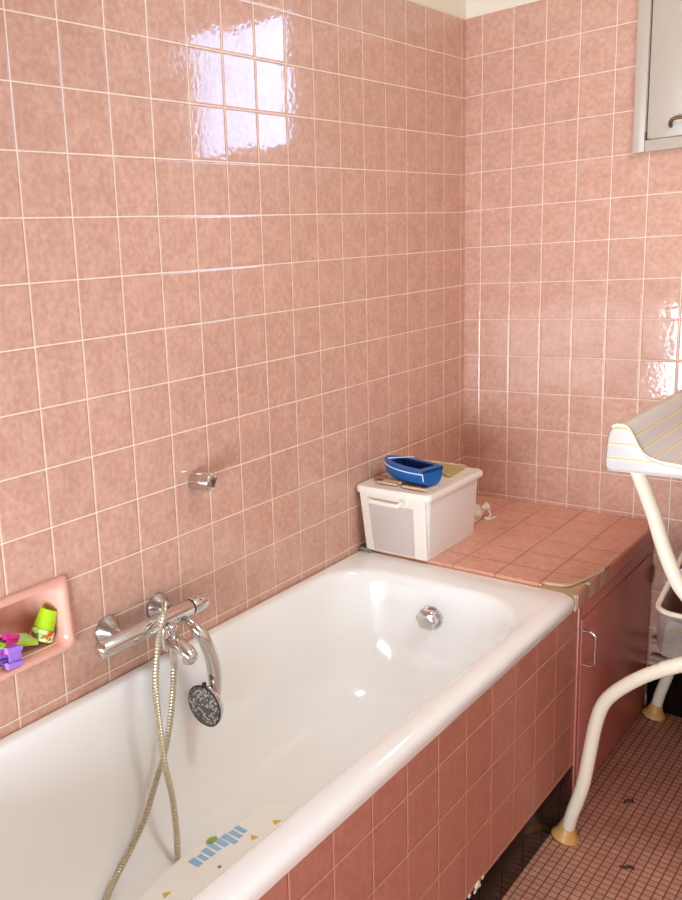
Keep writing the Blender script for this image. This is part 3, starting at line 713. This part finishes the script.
def legs(y):
    mirror = lambda P: [(2 * XM + .02 - x, yy, z) for x, yy, z in P]
    A = [(.724 if y < -.5 else .7285, y + (.018 if y < -.5 else 0), FL + .02), (.741, y + (.006 if y < -.5 else 0), .055), (.768, y, .16), (.783, y, .271), (.793, y, .345), (.809, y, .411), (.838, y, .460), (.895, y, .519), (.95, y, .561), (.986, y, .585), (1.12, y, .67), (1.28, y, .80), (1.38, y, .95), (1.42, y, 1.06)]
    o_ = .036 * (1 if y < -.5 else -1)
    B = [(1.56, y + o_, FL + .02), (1.54, y + o_, .055), (1.515, y + o_, .16), (1.49, y + o_, .30), (1.44, y + o_, .385), (1.33, y + o_, .45), (1.17, y + o_, .57), (1.06, y + o_, .665), (.979, y + o_, .752), (.951, y + o_, .797), (.921, y + o_, .874), (.900, y + .9 * o_, .946), (.873, y + .7 * o_, 1.025), (.860, y + .6 * o_, 1.06)]
    for P in (A, B):
        m = MB(); m.tube(catmull(P, 8), TR, 18); lg = m.build('leg', 'tube', ct)
        x0 = P[0][0]; y0 = P[0][1]
        m = MB(); sg = 1 if P is A else -1
        m.lathe((x0 - .004 * sg, y0, FL + .0005), (.16 * sg, 0, 1), [(0, .034), (.003, .0372), (.009, .0365), (.017, .030), (.028, .0235), (.046, .0195), (.048, .0165)], 26); m.build('rubber_foot', 'rubber', lg)
    m = MB(); c = V((.953, y, .5635)); d = V((.04, 0, .025)).normalized(); m.lathe(c - d * .008, d, [(0, TR), (.001, TR + .0012), (.05, TR + .0012), (.051, TR)], 18); m.build('leg_sleeve', 'tube', ct)
legs(-.91); legs(-.0515)
for (x, z, nm) in ((1.27, .49, 'cross_bar'),):
    m = MB(); m.tube([(x, -.91 + .02, z), (x, -.052 - .02, z)], .010, 12); m.build(nm, 'tube', ct)
# basket slung between the legs
YB0, YB1, XB0, XB1, ZR, ZB = -.615, -.12, .848, 1.44, .585, .452
def bloop(g, z, r=.055): return [V((p.x, p.y, p.z + (.30 * max(0, p.y - YB0 - .03) if z > .5 else 0))) for p in rrect(XB0 + g, XB1 - g, YB0 + g, YB1 - g, r, z, 10)]
bk = MB(); bk.loft([bloop(.0, ZR), bloop(-.004, ZR - .03), bloop(-.002, ZB + .03), bloop(.004, ZB + .006), bloop(.016, ZB)], False, True)
bmesh.ops.solidify(bk.bm, geom=bk.bm.faces[:], thickness=.004)
bsk = bk.build('basket', 'basket_grey', ct, angle=50)
m = MB(); L = bloop(-.002, ZR + .003); m.tube(L + [L[0], L[1]], .0075, 10, caps=False); m.build('basket_rim', 'piping', bsk)
m = MB(); uv = m.bm.loops.layers.uv.new('UVMap')
x0 = XB0 + .030
m.loft([[V((x0 + .012, YB0 - .009, ZR - .012)), V((x0 + .002, YB0 - .013, ZR - .035)), V((x0 - .004, YB0 - .010, ZB + .03)), V((x0 - .004, YB0 - .004, ZB + .008)), V((x0 + .01, YB0 + .01, ZB - .002))],
        [V((XB1 - .04, YB0 - .009, ZR - .012)), V((XB1 - .03, YB0 - .013, ZR - .035)), V((XB1 - .03, YB0 - .010, ZB + .03)), V((XB1 - .03, YB0 - .004, ZB + .008)), V((XB1 - .04, YB0 + .01, ZB - .002))]], closed=False)
bmesh.ops.solidify(m.bm, geom=m.bm.faces[:], thickness=.003)
for f in m.bm.faces:
    for lp in f.loops: lp[uv].uv = ((ZR - lp.vert.co.z) * .95 + .008, 0)
m.build('striped_front', 'stripe', bsk)
# crumpled cloth in the basket
m = MB(); bmesh.ops.create_icosphere(m.bm, subdivisions=5, radius=1.)
for v in m.bm.verts:
    n_ = v.co.copy(); q_ = n_ * 1.7 + .8 * noise.noise_vector(n_ * 1.5); k = .93 + .30 * (.5 - abs(noise.noise(q_ * 1.6 + V((3, 1, 2))))) + .10 * abs(noise.noise(q_ * 3.7)) - .05 * abs(noise.noise(q_ * 8))
    v.co = V((1.003 + n_.x * .14 * k, -.37 + n_.y * .18 * k, .605 + n_.z * .125 * k))
tag(m.build('crumpled_cloth', 'cloth_white', base=(1.08, -.33, .46)), 'crumpled pale cloth heaped in the striped basket', 'cloth')

# bits of fluff on the floor
for k, (x, y, r) in enumerate(((.885, -.92, .3), (.80, -.62, 1.4))):
    m = MB(); c = V((x, y, FL + .003)); m.tube(catmull([c + V((-.014 * math.cos(r), -.014 * math.sin(r), 0)), c, c + V((.012, .012, 0)), c + V((.02, .004, 0))], 4), [.002 + .002 * math.sin(PI * i / 12) for i in range(13)], 6)
    tag(m.build('dark_fluff', 'hair', base=(x, y, FL)), ('dark wisp of fluff on the mosaic right of the front leg' if k == 0 else 'dark wisp of fluff on the mosaic before the cabinet door'), 'fluff', 'fluff on the floor')

# ------------------------------------------------------------------ light
cl = thing('ceiling_fill', (1.6, -1.4, CE), 'added square fill light in a white frame, out of view overhead', 'fill light')  # unseen fixture, added to house the overhead fill
m = MB()
for b_ in ((1.27, 1.30, -1.73, -1.07), (1.90, 1.93, -1.73, -1.07), (1.30, 1.90, -1.73, -1.70), (1.30, 1.90, -1.10, -1.07)): m.box(b_[0], b_[1], b_[2], b_[3], CE - .04, CE - .001, .003)
m.build('fill_frame', 'white_gloss', cl)
m = MB(); m.box(1.30, 1.90, -1.70, -1.10, CE - .012, CE - .001); m.build('back_plate', 'ceiling', cl)
def area(name, loc, rot, sx, sy, power, col):
    d = bpy.data.lights.new(name, 'AREA'); d.shape = 'RECTANGLE'; d.size = sx * S; d.size_y = sy * S; d.energy = power * S * S; d.color = col
    o = bpy.data.objects.new(name, d); o.location = loc; o.rotation_euler = rot; COL.objects.link(o); o.visible_camera = True; return o
area('daylight_back_window', (1.145, .075, 2.385), (-PI / 2, 0, 0), .81, .58, 17, (.50, .84, 1.32))
area('daylight_rear_window', (.65, YR - .06, .62), (PI / 2, 0, 0), 2.2, 1.0, 184, (.85, .98, 1.06))
area('overhead_fill', (1.6, -1.4, CE - .03), (0, 0, 0), .6, .6, 21, (.86, .97, 1.04))  # added soft fill from above, not a known lamp of the room
wd = bpy.data.worlds.new('World'); scn.world = wd; wd.use_nodes = True
wd.node_tree.nodes['Background'].inputs[0].default_value = (.75, .85, 1, 1); wd.node_tree.nodes['Background'].inputs[1].default_value = .6

# ------------------------------------------------------------------ camera
cd = bpy.data.cameras.new('Camera'); cam = bpy.data.objects.new('Camera', cd); COL.objects.link(cam)
F, PX, PY = 854.0327, 341 - 185.838, 450 - 20.75
cam.rotation_euler = Matrix(((0.712733, -0.090252, 0.695605), (0.698526, 0.181549, -0.692171), (-0.063817, 0.979232, 0.192439))).to_euler()
cam.location = (1.475381, -3.180870, 1.645352)
cd.sensor_fit = 'HORIZONTAL'; cd.sensor_width = 36; cd.lens = 36 * F / 682
cd.shift_x = (341 - PX) / 682; cd.shift_y = -(450 - PY) / 682
cd.clip_start = .01
scn.camera = cam

# ------------------------------------------------------------------ bring to real size
done = set()
for o in list(scn.objects):
    o.location = o.location * S
    if o.type == 'MESH' and o.data.name not in done:
        done.add(o.data.name); o.data.transform(Matrix.Scale(S, 4))
for me in bpy.data.meshes: me.update()

scn.view_settings.view_transform = 'Standard'; scn.view_settings.look = 'None'; scn.view_settings.gamma = 1; scn.view_settings.use_curve_mapping = False
scn.view_settings.exposure = 0.05
scn.cycles.max_bounces = 10; scn.cycles.diffuse_bounces = 6; scn.cycles.glossy_bounces = 5; scn.cycles.transparent_max_bounces = 12
scn.cycles.caustics_reflective = False; scn.cycles.sample_clamp_indirect = 6
